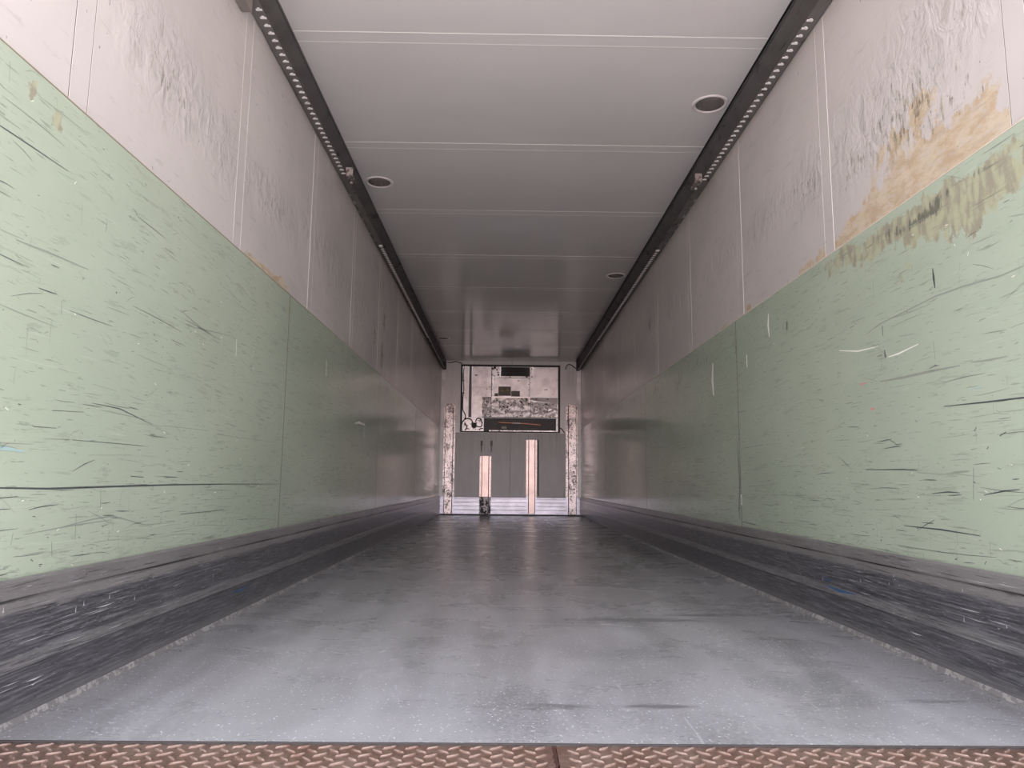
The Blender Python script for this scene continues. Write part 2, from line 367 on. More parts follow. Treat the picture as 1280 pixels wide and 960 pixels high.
def scuff(mb, x, pts, w, mi):
    """tapered hand-width mark following pts (y,z), lying on the panel face"""
    s = -1 if x < 0 else 1; xx = x - s*.0007
    P = [Vector((0, p[0], p[1])) for p in pts]; n = len(P); L = []
    for k, p in enumerate(P):
        d = (P[min(k+1, n-1)]-P[max(k-1, 0)]).normalized(); q = Vector((0, -d.z, d.y))
        t = k/(n-1); ww = w*(.25+.75*math.sin(math.pi*min(max(t, .06), .94)))*.5
        L.append((p+q*ww, p-q*ww))
    for k in range(n-1):
        a, b = L[k]; c, d = L[k+1]
        mb.quad((xx, a.y, a.z), (xx, b.y, b.z), (xx, d.y, d.z), (xx, c.y, c.z), mi)

LINES_L = [([(1.5, .528), (1.63, .527), (1.801, .524), (2.092, .528), (2.439, .532), (2.924, .534), (3.65, .534)], .0052, 1), ([(1.45, 1.312), (1.529, 1.316), (1.632, 1.319), (1.758, 1.322)], .003, 1),
 ([(2.432, 1.126), (2.55, 1.108), (2.659, 1.096), (2.79, 1.092)], .006, 2), ([(2.489, 1.083), (2.7, 1.108), (2.893, 1.129)], .004, 2), ([(1.597, 1.085), (1.712, 1.094), (1.882, 1.102)], .005, 2),
 ([(1.956, .752), (2.1, .751), (2.298, .721)], .003, 1), ([(1.787, .715), (1.923, .724)], .003, 1), ([(1.948, .803), (2.071, .799)], .003, 2), ([(1.721, .67), (1.81, .673)], .003, 1), ([(2.379, .724), (2.734, .734)], .004, 2),
 ([(2.812, .725), (3.555, .735)], .004, 2), ([(1.881, .429), (2.0, .44), (2.106, .445), (2.297, .41)], .004, 2), ([(2.545, .431), (2.941, .433)], .005, 1), ([(1.728, .419), (1.915, .429), (2.108, .434)], .004, 2),
 ([(1.886, .798), (1.9, .728)], .002, 2), ([(1.959, .612), (2.19, .621)], .003, 2), ([(3.012, 1.061), (3.198, 1.014)], .004, 2), ([(3.28, .585), (3.28, .545)], .006, 1), ([(2.19, .558), (2.27, .556)], .005, 1),
 ([(4.47, 1.30), (4.48, 1.20)], .02, 3), ([(2.96, 1.13), (2.965, 1.06)], .008, 3), ([(6.9, 1.40), (6.9, 1.25)], .03, 1), ([(6.5, 1.45), (6.5, 1.62)], .01, 1), ([(5.4, .98), (5.55, 1.0), (5.8, 1.0)], .02, 3), ([(5.75, 1.02), (5.76, .9)], .02, 3),
 ([(1.52, .43), (1.60, .43)], .003, 2), ([(1.5, .62), (1.62, .615), (1.70, .61)], .010, 5), ([(1.46, .985), (1.49, .98)], .02, 4)]
LINES_R = [([(1.7, 1.128), (1.804, 1.121), (1.896, 1.12), (2.05, 1.135), (2.187, 1.141), (2.529, 1.128), (2.647, 1.108)], .0045, 2), ([(2.187, .794), (2.002, .786), (1.845, .781), (1.7, .778)], .005, 1), ([(2.692, .611), (2.432, .607), (2.352, .602)], .0045, 1),
 ([(2.281, .529), (2.198, .535), (2.14, .533)], .004, 1), ([(2.033, .528), (1.95, .54), (1.889, .545)], .004, 1), ([(2.454, .42), (2.252, .42), (2.061, .414)], .0045, 1), ([(2.069, .604), (2.08, .514)], .003, 1), ([(2.194, 1.233), (2.192, 1.2), (2.189, 1.167)], .010, 1),
 ([(2.513, 1.119), (2.512, 1.081)], .008, 1), ([(2.507, 1.03), (2.505, 1.001)], .014, 1), ([(2.04, .906), (1.96, .90), (1.891, .898)], .006, 2), ([(2.552, .922), (2.4, .915), (2.258, .912), (2.096, .906)], .009, 2), ([(1.948, .688), (1.922, .697)], .006, 1),
 ([(4.184, .534), (3.94, .54)], .006, 1), ([(3.337, .616), (3.266, .611)], .005, 1), ([(4.119, .348), (3.898, .342)], .010, 1), ([(3.231, .383), (3.148, .384)], .004, 1), ([(4.049, .757), (3.735, .759)], .008, 2), ([(5.552, .544), (5.088, .556)], .01, 1),
 ([(2.55, 1.05), (2.7, 1.06), (2.85, 1.09)], .006, 3), ([(2.3, 1.01), (2.42, 1.0), (2.5, 1.0)], .006, 3), ([(3.60, 1.42), (3.61, 1.36), (3.6, 1.30)], .022, 3), ([(4.6, 1.33), (4.62, 1.22), (4.6, 1.12)], .045, 3), ([(3.95, 1.27), (3.95, 1.20)], .03, 3), ([(4.12, .50), (4.12, .44)], .03, 3),
 ([(4.03, 1.18), (4.2, 1.17), (4.3, 1.172)], .006, 2), ([(4.16, .80), (4.14, .55), (4.17, .42), (4.16, .36)], .012, 1), ([(2.6, .83), (2.63, .831)], .016, 4), ([(2.0, .83), (2.06, .832)], .007, 5), ([(2.65, .93), (2.70, .932)], .012, 4), ([(4.0, .96), (4.25, .965), (4.5, .955)], .008, 2)]

def random_scuffs(r, ya, yb, za, zb, count):
    out = []
    for _ in range(count):
        y = ya+(yb-ya)*r.random(); t = r.random(); z = za+(zb-za)*(t**1.35)
        q = r.random()
        if q < .50:     # long rub marks, nearly level
            L = min(.5, r.lognormvariate(-2.6, .7)); a = r.gauss(0, .035); c = r.gauss(0, .012)
            n = 4; pts = [(y+L*k/n, z+L*k/n*a+c*L*math.sin(math.pi*k/n)) for k in range(n+1)]
            out.append((pts, r.uniform(.0007, .0026)*(1 if y < 4.5 else 1.7), r.choice((1, 2, 2, 2, 2, 2, 1))))
        elif q < .60:
            L = r.uniform(.02, .07); out.append(([(y, z), (y+r.gauss(0, .004), z-L)], r.uniform(.001, .003), r.choice((1, 2, 2))))
        elif q < .93:   # nicks
            L = r.uniform(.004, .014); out.append(([(y, z), (y+L, z+r.gauss(0, .004))], r.uniform(.003, .006), r.choice((1, 1, 1, 2, 2, 2, 2, 3))))
        else:
            L = r.uniform(.02, .12); a = r.uniform(-.7, .7); out.append(([(y, z), (y+L/2, z+L*a*.5+.003), (y+L, z+L*a)], r.uniform(.001, .0025), r.choice((2, 2, 1, 2))))
    return out

for side, s in (('left', -1), ('right', 1)):
    xw = s*(W+.004)
    m = MB(); wall_grid(m, xw, Y0, D, 1.44, H, .03)
    xa, xb = sorted((s*(W+.0045), s*(W+.08))); m.box(xa, Y0, -.04, xb, D+.1, H)
    wall = struct(m.build('wall_'+side, MU, fix=False))
    wr, oc, dk, br, gr = (WR_L, OC_L, DK_L, BR_L, GR_L) if s < 0 else (WR_R, OC_R, DK_R, BR_R, GR_R)
    set_attr(wall, 'wrinkle', lambda c: gauss(c.y, c.z, wr))
    set_attr(wall, 'ochre', lambda c: gauss(c.y, c.z, oc))
    set_attr(wall, 'dark', lambda c: gauss(c.y, c.z, dk))
    # joint strips of the upper wall
    for k in range(-1, 9):
        ya = (1.735 if s < 0 else 1.725)+1.128*k
        if k == -1: continue
        xs, xe = sorted((xw, xw-s*.0005)); b0, b1 = sorted((xw, xw-s*.0009))
        m = MB().box(xs, ya, 1.50, xe, ya+.082, 2.55)
        for j, yy in enumerate((ya, ya+.082)):
            mi = 2 if k == 0 else (1 if (k == 1 or (k == 2 and j == 0)) and not (k == 1 and s < 0 and j == 0) else 3)
            m.box(b0, yy-.0009, 1.502, b1, yy+.0009, 2.55, mi)
            if k == 0: m.box(b0, yy+.0016, 1.502, b1, yy+.0030, 2.55, 1)
        struct(m.build('joint_strip', [MU, WEDGE_HI, SEAMD, WEDGE_LO], wall))
    # green lining panels
    seams = [Y0]+[(3.66 if s < 0 else 4.125)+2.73*k for k in range(-1 if s > 0 else 0, 5)]
    seams = sorted(q for q in seams if Y0 <= q < D-.2)+[D]
    if s < 0: pass
    for i in range(len(seams)-1):
        ya, yb = seams[i]+.0025, seams[i+1]-.0025
        r = random.Random(100*(s+2)+i)
        m = MB(); x = s*W
        wall_grid(m, x, ya, yb, .30, 1.502, .03)
        nv = len(m.v)
        xo = xw
        m.quad((x, ya, 1.502), (x, yb, 1.502), (xo, yb, 1.502), (xo, ya, 1.502))
        m.quad((x, ya, .30), (x, ya, 1.502), (xo, ya, 1.502), (xo, ya, .30))
        m.quad((x, yb, .30), (x, yb, 1.502), (xo, yb, 1.502), (xo, yb, .30))
        sc = [q for q in (LINES_L if s < 0 else LINES_R) if ya <= q[0][0][0] < yb or (i == 0 and q[0][0][0] < yb)]
        sc = [([(min(max(p[0], ya+.002), yb-.002), p[1]) for p in q[0]], q[1], q[2]) for q in sc]
        dens = 620 if ya < 5 else 420
        sc += [q for q in random_scuffs(r, ya+.02, yb-.02, .325, 1.46, int(dens*(yb-ya)/2.7)) if q[0][-1][0] < yb]
        sc += [q for q in random_scuffs(r, ya+.02, yb-.02, .325, .62, int(dens*.35*(yb-ya)/2.7)) if q[0][-1][0] < yb]
        # chafed band just below the top edge
        for q in random_scuffs(r, ya+.02, yb-.02, 1.44, 1.49, int(50*(yb-ya)/2.7)):
            if q[0][-1][0] < yb: sc.append((q[0], q[1], 2))
        for (pts, wd, mi) in sc: scuff(m, x, pts, wd, mi)
        pn = struct(m.build('lining_panel', [MG, SC_D, SC_M, SC_L, SC_P, SC_B], wall, fix=False))
        set_attr(pn, 'brown', lambda c: gauss(c.y, c.z, br)); set_attr(pn, 'grime', lambda c: gauss(c.y, c.z, gr))
    for q in seams[1:-1]:
        xs, xe = sorted((xw, s*(W-.0006)))
        struct(MB().box(xs, q-.003, .32, xe, q+.003, 1.501).build('seam_filler', SEAMD, wall))
    # sealant line along the top of the green lining
    xs, xe = sorted((xw, xw-s*.0055))
    struct(MB().box(xs, Y0, 1.502, xe, D, 1.5045).build('sealant_line', plain('worn_sealant_'+side, (.30, .25, .19) if s < 0 else (.72, .64, .54), .6), wall))

    # skirting: extruded profile, top .322, groove .277, ledge .154-.122
    X = lambda d: s*(W-d)
    prof = [(X(-.003), .018), (X(.022), .014), (X(.021), .05), (X(.020), .118), (X(.026), .123), (X(.026), .152), (X(.020), .157), (X(.020), .273), (X(.015), .275), (X(.015), .279), (X(.020), .281), (X(.020), .316), (X(.014), .322), (X(-.003), .322)]
    breaks = [Y0, 5.94, D] if s < 0 else [Y0, 5.0, 9.41, D]
    bb = None
    for i in range(len(breaks)-1):
        m = MB().prism(prof, 'y', breaks[i]+.002, breaks[i+1]-.002)
        if bb is None: bb = struct(m.build('baseboard_'+side, MS))
        else: struct(m.build('skirting_length', MS, bb))
    # scraped streaks and the open groove on the skirting face
    r = random.Random(31+s); m = MB()
    def streak(y, z, L, wd, mi, a=0.0):
        x = s*(W-(.0268 if .123 < z < .152 else .0208))
        m.quad((x, y, z), (x, y+L*.5, z-wd+L*.5*a), (x, y+L, z+L*a), (x, y+L*.5, z+L*.5*a), mi)
    for k in range(420):
        z = r.choice((r.uniform(.06, .118), r.uniform(.16, .27), r.uniform(.16, .25), r.uniform(.126, .148), r.uniform(.285, .312)))
        y = 1.45+7*r.random()**1.6; streak(y, z, r.uniform(.01, .16), r.uniform(.0006, .002), r.choice((0, 0, 1, 1, 1)), r.gauss(0, .01))
    streak(2.02 if s < 0 else 2.05, .205, .10, .003, 0); streak(1.75 if s < 0 else 2.35, .085, .07, .004, 0)
    yy = Y0
    while yy < 8:
        L = r.uniform(.2, 1.1); streak(yy, .2795, L, .0035, 1); yy += L+r.uniform(.01, .08)
    for k in range(30): streak(1.5+4*r.random(), .16+.1*r.random(), .004, -.02*r.random(), 0)
    if s > 0: streak(2.75, .150, .30, .012, 2); streak(2.95, .175, .12, .006, 2)
    else: streak(3.0, .10, .25, .010, 2)
    struct(m.build('scrape_marks', [plain('scrape_pale', (.55, .55, .58), .4), plain('scrape_dark', (.03, .03, .035), .5), plain('blue_rub', (.05, .12, .26), .5)], bb, fix=False))
    # rough weld / sealant bead where skirting meets the floor
    m = MB(); n = 420; i0 = 0; r = random.Random(5+s)
    for k in range(n+1):
        y = YF+(D-YF)*(k/n)**1.2; a = r.uniform(.6, 1.3) if y < 6 else 1
        m.v += [(X(.019), y, .016), (X(.0225+.0015*a), y, .0125+.001*a), (X(.026+.004*a), y, .0004), (X(.019), y, .0004)]
    for k in range(n):
        for q in range(3): p = k*4+q; m.f.append((p, p+1, p+5, p+4)); m.mi.append(0)
    struct(m.build('sealant_bead', specked('bead_'+side, (.35, .335, .335), (.20, .19, .195), .5, 0, .45, 34), bb, smooth=False))
    # mid-height pale corner trims where the side walls meet the bulkhead
    x0, x1 = sorted((X(0), X(.055)))
    struct(MB().box(x0, D-.012, .31, x1, D, 2.70).build('trim_1' if s < 0 else 'trim_2', specked('corner_trim_'+side, (.86, .83, .84), (.7, .67, .68), .35, 0, .70, 12)))

# ------------------------------------------------------------------ bulkhead
wx0, wx1, wz0, wz1 = -.888, .868, 1.430, 2.632
m = MB()
m.box(-W-.004, D, -.04, wx0, D+.1, H); m.box(wx1, D, -.04, W+.004, D+.1, H)
m.box(wx0, D, -.04, wx1, D+.1, wz0); m.box(wx0, D, wz1, wx1, D+.1, H)
m.box(-W-.004, D+.35, 1.2, W+.004, D+.4, H)
bulk = struct(m.build('wall_front', BULK))
struct(MB().box(-.965, D-.003, .31, -.006, D, 1.425).box(.0, D-.003, .31, .965, D, 1.425).build('lower_lining', BULKL, bulk))
struct(MB().box(-.006, D-.0035, .31, 0, D, 1.43).box(.01, D-.002, 2.64, .015, D, H).build('centre_seam', SEAMD, bulk))
m = MB().box(.476, D-.006, .335, .50, D, 1.305)
for k in range(22): m.disc((.488, D-.006, .36+k*.0435), .006, 'y', -.006, 6, 1)
struct(m.build('mounting_strip', [plain('dark_residue', (.07, .065, .065), .6), BLACK], bulk))
for xa, xb in ((-.525, -.485), (-.352, -.312)):
    m = MB().box(xa, D-.012, 1.20, xb, D, 1.285).box(xa+.01, D-.006, 1.09, xb-.012, D, 1.20)
    m.disc((xa+.01, D-.012, 1.25), .008, 'y', -.008, 6); m.disc((xa+.018, D-.006, 1.13), .007, 'y', -.008, 6)
    struct(m.build('mounting_tab', plain('tab_steel', (.05, .045, .045), .5), bulk))
struct(MB().box(1.163, D-.018, 2.05, 1.226, D-.012, 2.56).build('trim_3', specked('lavender_strip', (.66, .63, .68), (.5, .48, .5), .35, .2, .7, 12)))
# ribbed aluminium kick plate across the foot of the bulkhead
P = [(D, .022), (D-.02, .022)]
for z in (.085, .15, .215, .275):
    P += [(D-.02, z), (D-.013, z+.004), (D-.013, z+.008), (D-.02, z+.012)]
P += [(D-.02, .303), (D-.012, .31), (D, .31)]
m = MB(); n = len(P)
for x in (-W+.02, W-.02): m.v += [(x, p[0], p[1]) for p in P]
for k in range(n-1): m.f.append((k, k+1, n+k+1, n+k)); m.mi.append(0)
m.f += [tuple(range(n)), tuple(n+k for k in range(n))]; m.mi += [0, 0]
struct(m.build('baseboard_front', ALU))
struct(MB().box(-W+.02, D-.03, .0005, W-.02, D, .0215).build('trim_4', plain('black_joint', (.018, .016, .017), .6)))

# ------------------------------------------------------------------ bulkhead posts
def post(label, xf0, xf1, xo0, xo1, ztop, zflange, low, mat, lowmat, y=D):
    root = thing('bumper_post', label, 'post', None, 'metal bumper posts on the bulkhead')
    cx = (xf0+xf1)/2; dpt = .055
    prof = [(xf0, y-.02), (xf0, y-dpt+.006), (xf0+.006, y-dpt), (xf1-.006, y-dpt), (xf1, y-dpt+.006), (xf1, y-.02)]
    zl = low
    MB().prism(prof, 'z', zl+.002, ztop).build('channel', mat, root)
    if zl > .1: MB().prism(prof, 'z', .024, zl-.002).build('channel_foot', lowmat, root)
    for a, b in ((xo0, xf0-.007), (xf1+.007, xo1)):
        m = MB().box(a, y-.026, zflange, b, y-.0205, ztop-.004 if ztop < 1.5 else ztop-.03)
        # standoff down to the wall face
        m.box(a+.004, y-.0205, max(zflange, .315), b-.004, y-.0036, ztop-.04)
        c = (a+b)/2; nz = int((ztop-zflange)/.075)
        for k in range(nz): m.disc((c, y-.026, zflange+.03+k*.075), .0055, 'y', -.004, 6, 1)
        g0, g1 = (b, b+.0068) if b < cx else (a-.0068, a)
        m.box(g0, y-.021, .026, g1, y-.0205, ztop-.03, 1)  # dark strip put in for the shadow between face and flange
        m.build('flange', [mat, plain('rivet_and_gap_dark', (.06, .05, .05), .5, .3)], root)
        if zflange > .25:
            m = MB().box(a, y-.0262, .026, b, y-.0205, zflange-.006)
            for k in range(5): m.disc((c, y-.0262, .055+k*.052), .009, 'y', -.005, 6)
            fp = m.build('foot_flange', lowmat if lowmat is POSTB else ALU, root)
    settle(root, (cx, y-.03, .022)); return root
post('tall pitted metal bumper post on the bulkhead beside the left wall', -1.140, -1.005, -1.168, -.972, 1.925, .315, .315, POSTD, POSTD)
post('shortest bumper post on the bulkhead, with a grimy black foot over the kick plate', -.492, -.375, -.532, -.333, 1.017, .316, .316, POSTC, POSTB)
post('clean metal bumper post of middle height, right of the bulkhead centre seam', .318, .428, .275, .460, 1.306, .335, .03, POSTC, POSTC)
post('tall pitted metal bumper post on the bulkhead beside the right wall', 1.012, 1.145, .968, 1.170, 1.932, .315, .315, POSTD, POSTD)

# ------------------------------------------------------------------ refrigeration unit in the bulkhead opening
ru = thing('refrigeration_unit', 'dented white refrigeration unit in the black framed opening of the bulkhead', 'refrigeration unit', None)
yb = D+.05
m = MB(); t = .032
m.box(wx0, D-.018, wz0, wx0+t, D+.06, wz1).box(wx1-t, D-.018, wz0, wx1, D+.06, wz1)
m.box(wx0+t, D-.018, wz0, wx1-t, D+.06, wz0+.02).box(wx0+t, D-.018, wz1-.024, wx1-t, D+.06, wz1)
m.build('frame', BLACK, ru)
MB().box(-.835, yb, 1.69, -.752, yb+.02, 2.605).build('side_strip', PANEL, ru)
MB().box(-.748, yb-.02, 1.70, -.698, yb+.02, 2.605).build('upright', plain('grey_upright', (.20, .175, .19), .5), ru)
def panel(name, x0, x1, z0, z1, y, mat, bolts=(), parent=ru, th=.02):
    m = MB().box(x0, y, z0, x1, y+th, z1)
    for (bx, bz, r) in bolts: m.disc((bx, y, bz), r, 'y', -.006, 8, 1)
    return m.build(name, [mat, BLACK], parent, bevel=.002)
panel('left_panel', -.694, -.348, 1.70, 2.608, yb, PANEL, [(-.62, 2.45, .012), (-.64, 2.45, .010), (-.60, 2.452, .008), (-.43, 2.20, .010), (-.47, 2.31, .006), (-.45, 2.10, .006), (-.64, 2.35, .006), (-.66, 2.09, .006), (-.38, 2.25, .006)])
MB().box(-.698, yb+.0025, 2.232, -.348, yb-.001, 2.236).build('fold_line', plain('fold_shadow_groove', (.4, .34, .34), .5), ru)
m = MB().box(-.345, yb-.01, 2.42, -.19, yb+.02, 2.615)
for q in ((-.33, 2.57, .02), (-.29, 2.585, .024), (-.255, 2.55, .016), (-.235, 2.50, .014), (-.225, 2.46, .016), (-.30, 2.60, .012)): m.disc((q[0], yb-.01, q[1]), q[2], 'y', -.012, 7, 1)
m.build('hinge_plate', [DUCTM, BLACK], ru)
# fan opening: black recess with slats
m = MB().box(-.185, yb+.06, 2.44, .338, yb+.08, 2.615, 0)
for k in range(6): m.box(-.18, yb+.01, 2.452+k*.027, .333, yb+.02, 2.458+k*.027, 1)
for k in range(9): m.box(-.15+k*.056, yb+.012, 2.44, -.146+k*.056, yb+.02, 2.612, 1)
m.build('fan_grille', [BLACK, plain('grille_dark', (.03, .028, .028), .5)], ru)
panel('grille_sill', -.20, .34, 2.405, 2.436, yb-.015, PANEL, [(-.02, 2.42, .010), (.27, 2.428, .014), (.29, 2.428, .010)])
panel('centre_panel', -.318, .302, 2.068, 2.40, yb-.02, PANEL, [(.13, 2.355, .011), (-.30, 2.37, .008), (.22, 2.19, .006)])
for x in (-.334, .312): 
    m = MB().box(x-.010, yb-.03, 2.06, x+.010, yb+.01, 2.43)
    for k in range(4): m.disc((x, yb-.03, 2.09+k*.1), .007, 'y', -.005, 6, 1)
    m.build('hinge_rail', [PANEL, BLACK], ru)
def sign(x0, x1, z0, z1, tri):
    y = yb-.0225
    m = MB().box(x0, y, z0, x1, y+.003, z1)
    lb = m.build('warning_label', plain('label_grey', (.105, .095, .085), .5), ru)
    if tri:
        for cx in (x0+.065, x0+.16):
            MB().prism([(cx-.036, z1-.085), (cx+.036, z1-.085), (cx, z1-.022)], 'y', y-.0012, y, 0).build('warning_triangle', plain('label_yellow', (.30, .22, .05), .5), lb)
            MB().box(cx-.005, y-.002, z1-.072, cx+.005, y-.0012, z1-.045).build('warning_mark', BLACK, lb)
sign(-.224, -.001, 2.083, 2.249, True); sign(-.292, -.228, 2.075, 2.128, False); sign(.004, .157, 2.075, 2.172, False)
panel('bolt_rail', .330, .382, 2.07, 2.612, yb-.012, PANEL, [(.37, 2.575, .011), (.37, 2.43, .012), (.35, 2.32, .007), (.35, 2.50, .006)])
panel('right_panel', .386, .835, 2.066, 2.608, yb, PANEL, [(.615, 2.202, .010), (.64, 2.203, .010), (.59, 2.20, .008), (.75, 2.12, .008), (.50, 2.14, .006)])
# crumpled air duct cover, leaning out towards the load
def crumple(name, x0, x1, z0, z1, ytop, ybot, amp, slope=0.0, mat=DUCTM, yside=None):
    m = MB(); nxx, nzz = max(4, int((x1-x0)/.022)), 16
    for a in range(nxx+1):
        for b in range(nzz+1):
            u, v = a/nxx, b/nzz; x = x0+(x1-x0)*u; zt = z1-slope*u; z = z0+(zt-z0)*v
            y = ybot+(ytop-ybot)*v**1.3 + amp*(mn.noise(Vector((x*9, z*14, 3.1)))+.6*mn.noise(Vector((x*22, z*25, 8.3))))
            m.v.append((x, y, z+(.006*mn.noise(Vector((x*14, 1, 0))) if b in (0, nzz) else 0)))
    for a in range(nxx):
        for b in range(nzz): p = a*(nzz+1)+b; m.f.append((p, p+nzz+1, p+nzz+2, p+1)); m.mi.append(0)
    o = m.build(name, mat, ru, smooth=False)
    so = o.modifiers.new('thickness', 'SOLIDIFY'); so.thickness = .006; so.offset = 0
    return o
crumple('duct_cover', -.348, .345, 1.70, 2.052, yb-.03, yb-.055, .009)
crumple('duct_end_cover', .348, .822, 1.70, 1.995, yb-.03, yb-.055, .009, .045)
crumple('duct_wing', -.507, -.350, 1.70, 2.048, yb-.02, yb-.05, .020)
m = MB(); m.poly([(.345, yb-.03, 2.045), (.83, yb-.03, 2.045), (.83, yb-.05, 1.945), (.345, yb-.05, 2.010)]); m.poly([(.345, yb+.01, 2.045), (.83, yb+.01, 2.045), (.83, yb-.03, 2.045), (.345, yb-.03, 2.045)])
for bx in (.45, .65): m.disc((bx, yb-.032, 2.03), .013, 'y', -.006, 8, 1)
o = m.build('folded_flange', [plain('bright_fold', (.95, .88, .88), .35, .3), BLACK], ru); o.modifiers.new('t', 'SOLIDIFY').thickness = .003
o = MB().box(-.35, yb-.045, 2.046, .345, yb+.005, 2.062).build('duct_lip', plain('bright_lip', (.95, .88, .88), .35, .3), ru)
for x0, x1, z0, z1 in ((-.350, -.342, 2.06, 2.61), (.3235, .3305, 2.06, 2.61), (-.352, -.346, 1.70, 2.05), (.3435, .350, 1.70, 2.04), (-.51, .82, 1.692, 1.702), (-.508, -.35, 2.048, 2.054), (-.318, .302, 2.398, 2.404), (.345, .825, 2.044, 2.050)):
    MB().box(x0, yb-.072, z0, x1, yb-.06, z1).build('panel_gap_line', plain('gap_line', (.05, .04, .04), .6), ru)  # added dark strips standing for the dark gaps between panels
# lower air intake with guard wires and copper pipe
m = MB().box(-.475, yb+.06, 1.455, .805, yb+.08, 1.695)
m.build('intake_recess', BLACK, ru)
m = MB()
for k in range(42): x = -.46+k*.0303; m.box(x, yb-.055, 1.47, x+.0035, yb-.051, 1.69)
for k in range(8): z = 1.48+k*.028; m.box(-.47, yb-.0505, z, .80, yb-.047, z+.0035)
m.build('guard_grid', plain('guard_wire', (.045, .04, .04), .4, .3), ru)
MB().tube([(-.23, yb-.065, 1.607), (0, yb-.067, 1.598), (.2, yb-.067, 1.592), (.40, yb-.067, 1.578), (.535, yb-.065, 1.568)], .010, 8).build('copper_pipe', plain('hot_copper', (.72, .32, .20), .4, .3), ru, smooth=True)
MB().tube([(.03, yb-.069, 1.597), (.17, yb-.070, 1.594)], .012, 8).build('pipe_sleeve', plain('sleeve_white', (.85, .75, .72), .4), ru, smooth=True)
m = MB().box(-.38, yb-.05, 1.4515, .80, yb-.01, 1.472); m.build('sill_strip', DUCTM, ru)
m = MB().box(-.16, yb-.06, 1.50, -.075, yb-.054, 1.535); m.build('intake_tag', plain('tag_grey', (.28, .25, .25), .5), ru)
MB().box(.806, yb-.04, 1.46, .832, yb+.01, 1.95).build('edge_trim', PANEL, ru)
# valve compartment bottom left
MB().box(-.848, yb+.01, 1.4515, -.480, yb+.03, 1.69).build('valve_tray', DUCTM, ru)
m = MB().disc((-.645, yb+.01, 1.545), .042, 'y', -.07, 14, 0).disc((-.645, yb-.06, 1.545), .022, 'y', -.03, 10, 0).box(-.69, yb-.04, 1.535, -.60, yb+.01, 1.60)
m.build('valve', BLACK, ru)
for pts in ([(-.80, yb-.02, 1.66), (-.77, yb-.04, 1.675), (-.70, yb-.045, 1.66), (-.665, yb-.03, 1.60)], [(-.62, yb-.03, 1.62), (-.59, yb-.045, 1.675), (-.53, yb-.045, 1.665), (-.505, yb-.03, 1.58), (-.53, yb-.02, 1.53), (-.60, yb-.02, 1.54)], [(-.80, yb-.02, 1.47), (-.77, yb-.04, 1.53), (-.81, yb-.02, 1.60)], [(-.56, yb-.03, 1.475), (-.52, yb-.04, 1.50), (-.49, yb-.03, 1.50)]):
    MB().tube(pts, .009, 7).build('hose', BLACK, ru, smooth=True)
MB().tube([(-.838, D-.022, 2.61), (-.842, D-.025, 2.4), (-.836, D-.025, 2.2), (-.846, D-.025, 1.95), (-.842, D-.025, 1.82), (-.80, D-.02, 1.74), (-.80, D-.01, 1.68), (-.85, D-.02, 1.60), (-.865, D-.022, 1.50)], .009, 7).build('wiring_loom', BLACK, ru, smooth=True)
for z in (2.34, 2.12): MB().box(-.858, D-.036, z-.008, -.825, D-.018, z+.008).build('cable_tie', BLACK, ru)
settle(ru, (0, D, wz0))

# loose cables
tag(MB().tube([(-1.135, D-.012, 2.667), (-1.06, D-.012, 2.664), (-.995, D-.015, 2.682), (-.93, D-.012, 2.667), (-.87, D-.012, 2.645)], .008, 7).build('cable', BLACK, smooth=True),
    'thin black cable running from the left rail end to the corner of the refrigeration unit', 'cable')
tag(MB().tube([(.969, D-.010, 2.556), (.975, D-.012, 2.615), (1.02, D-.016, 2.652), (1.075, D-.014, 2.637), (1.12, D-.016, 2.60), (1.150, D-.014, 2.582)], .008, 7).build('cable', BLACK, smooth=True),
    'hooked loose black cable end hanging beside the right rail end', 'cable')
tag(MB().tube([(.865, D-.012, 1.52), (.90, D-.02, 1.50), (.93, D-.012, 1.455), (.955, D-.008, 1.435)], .008, 7).build('drain_hose', BLACK, smooth=True),
    'short black hose poking out at the lower right corner of the refrigeration unit', 'hose')

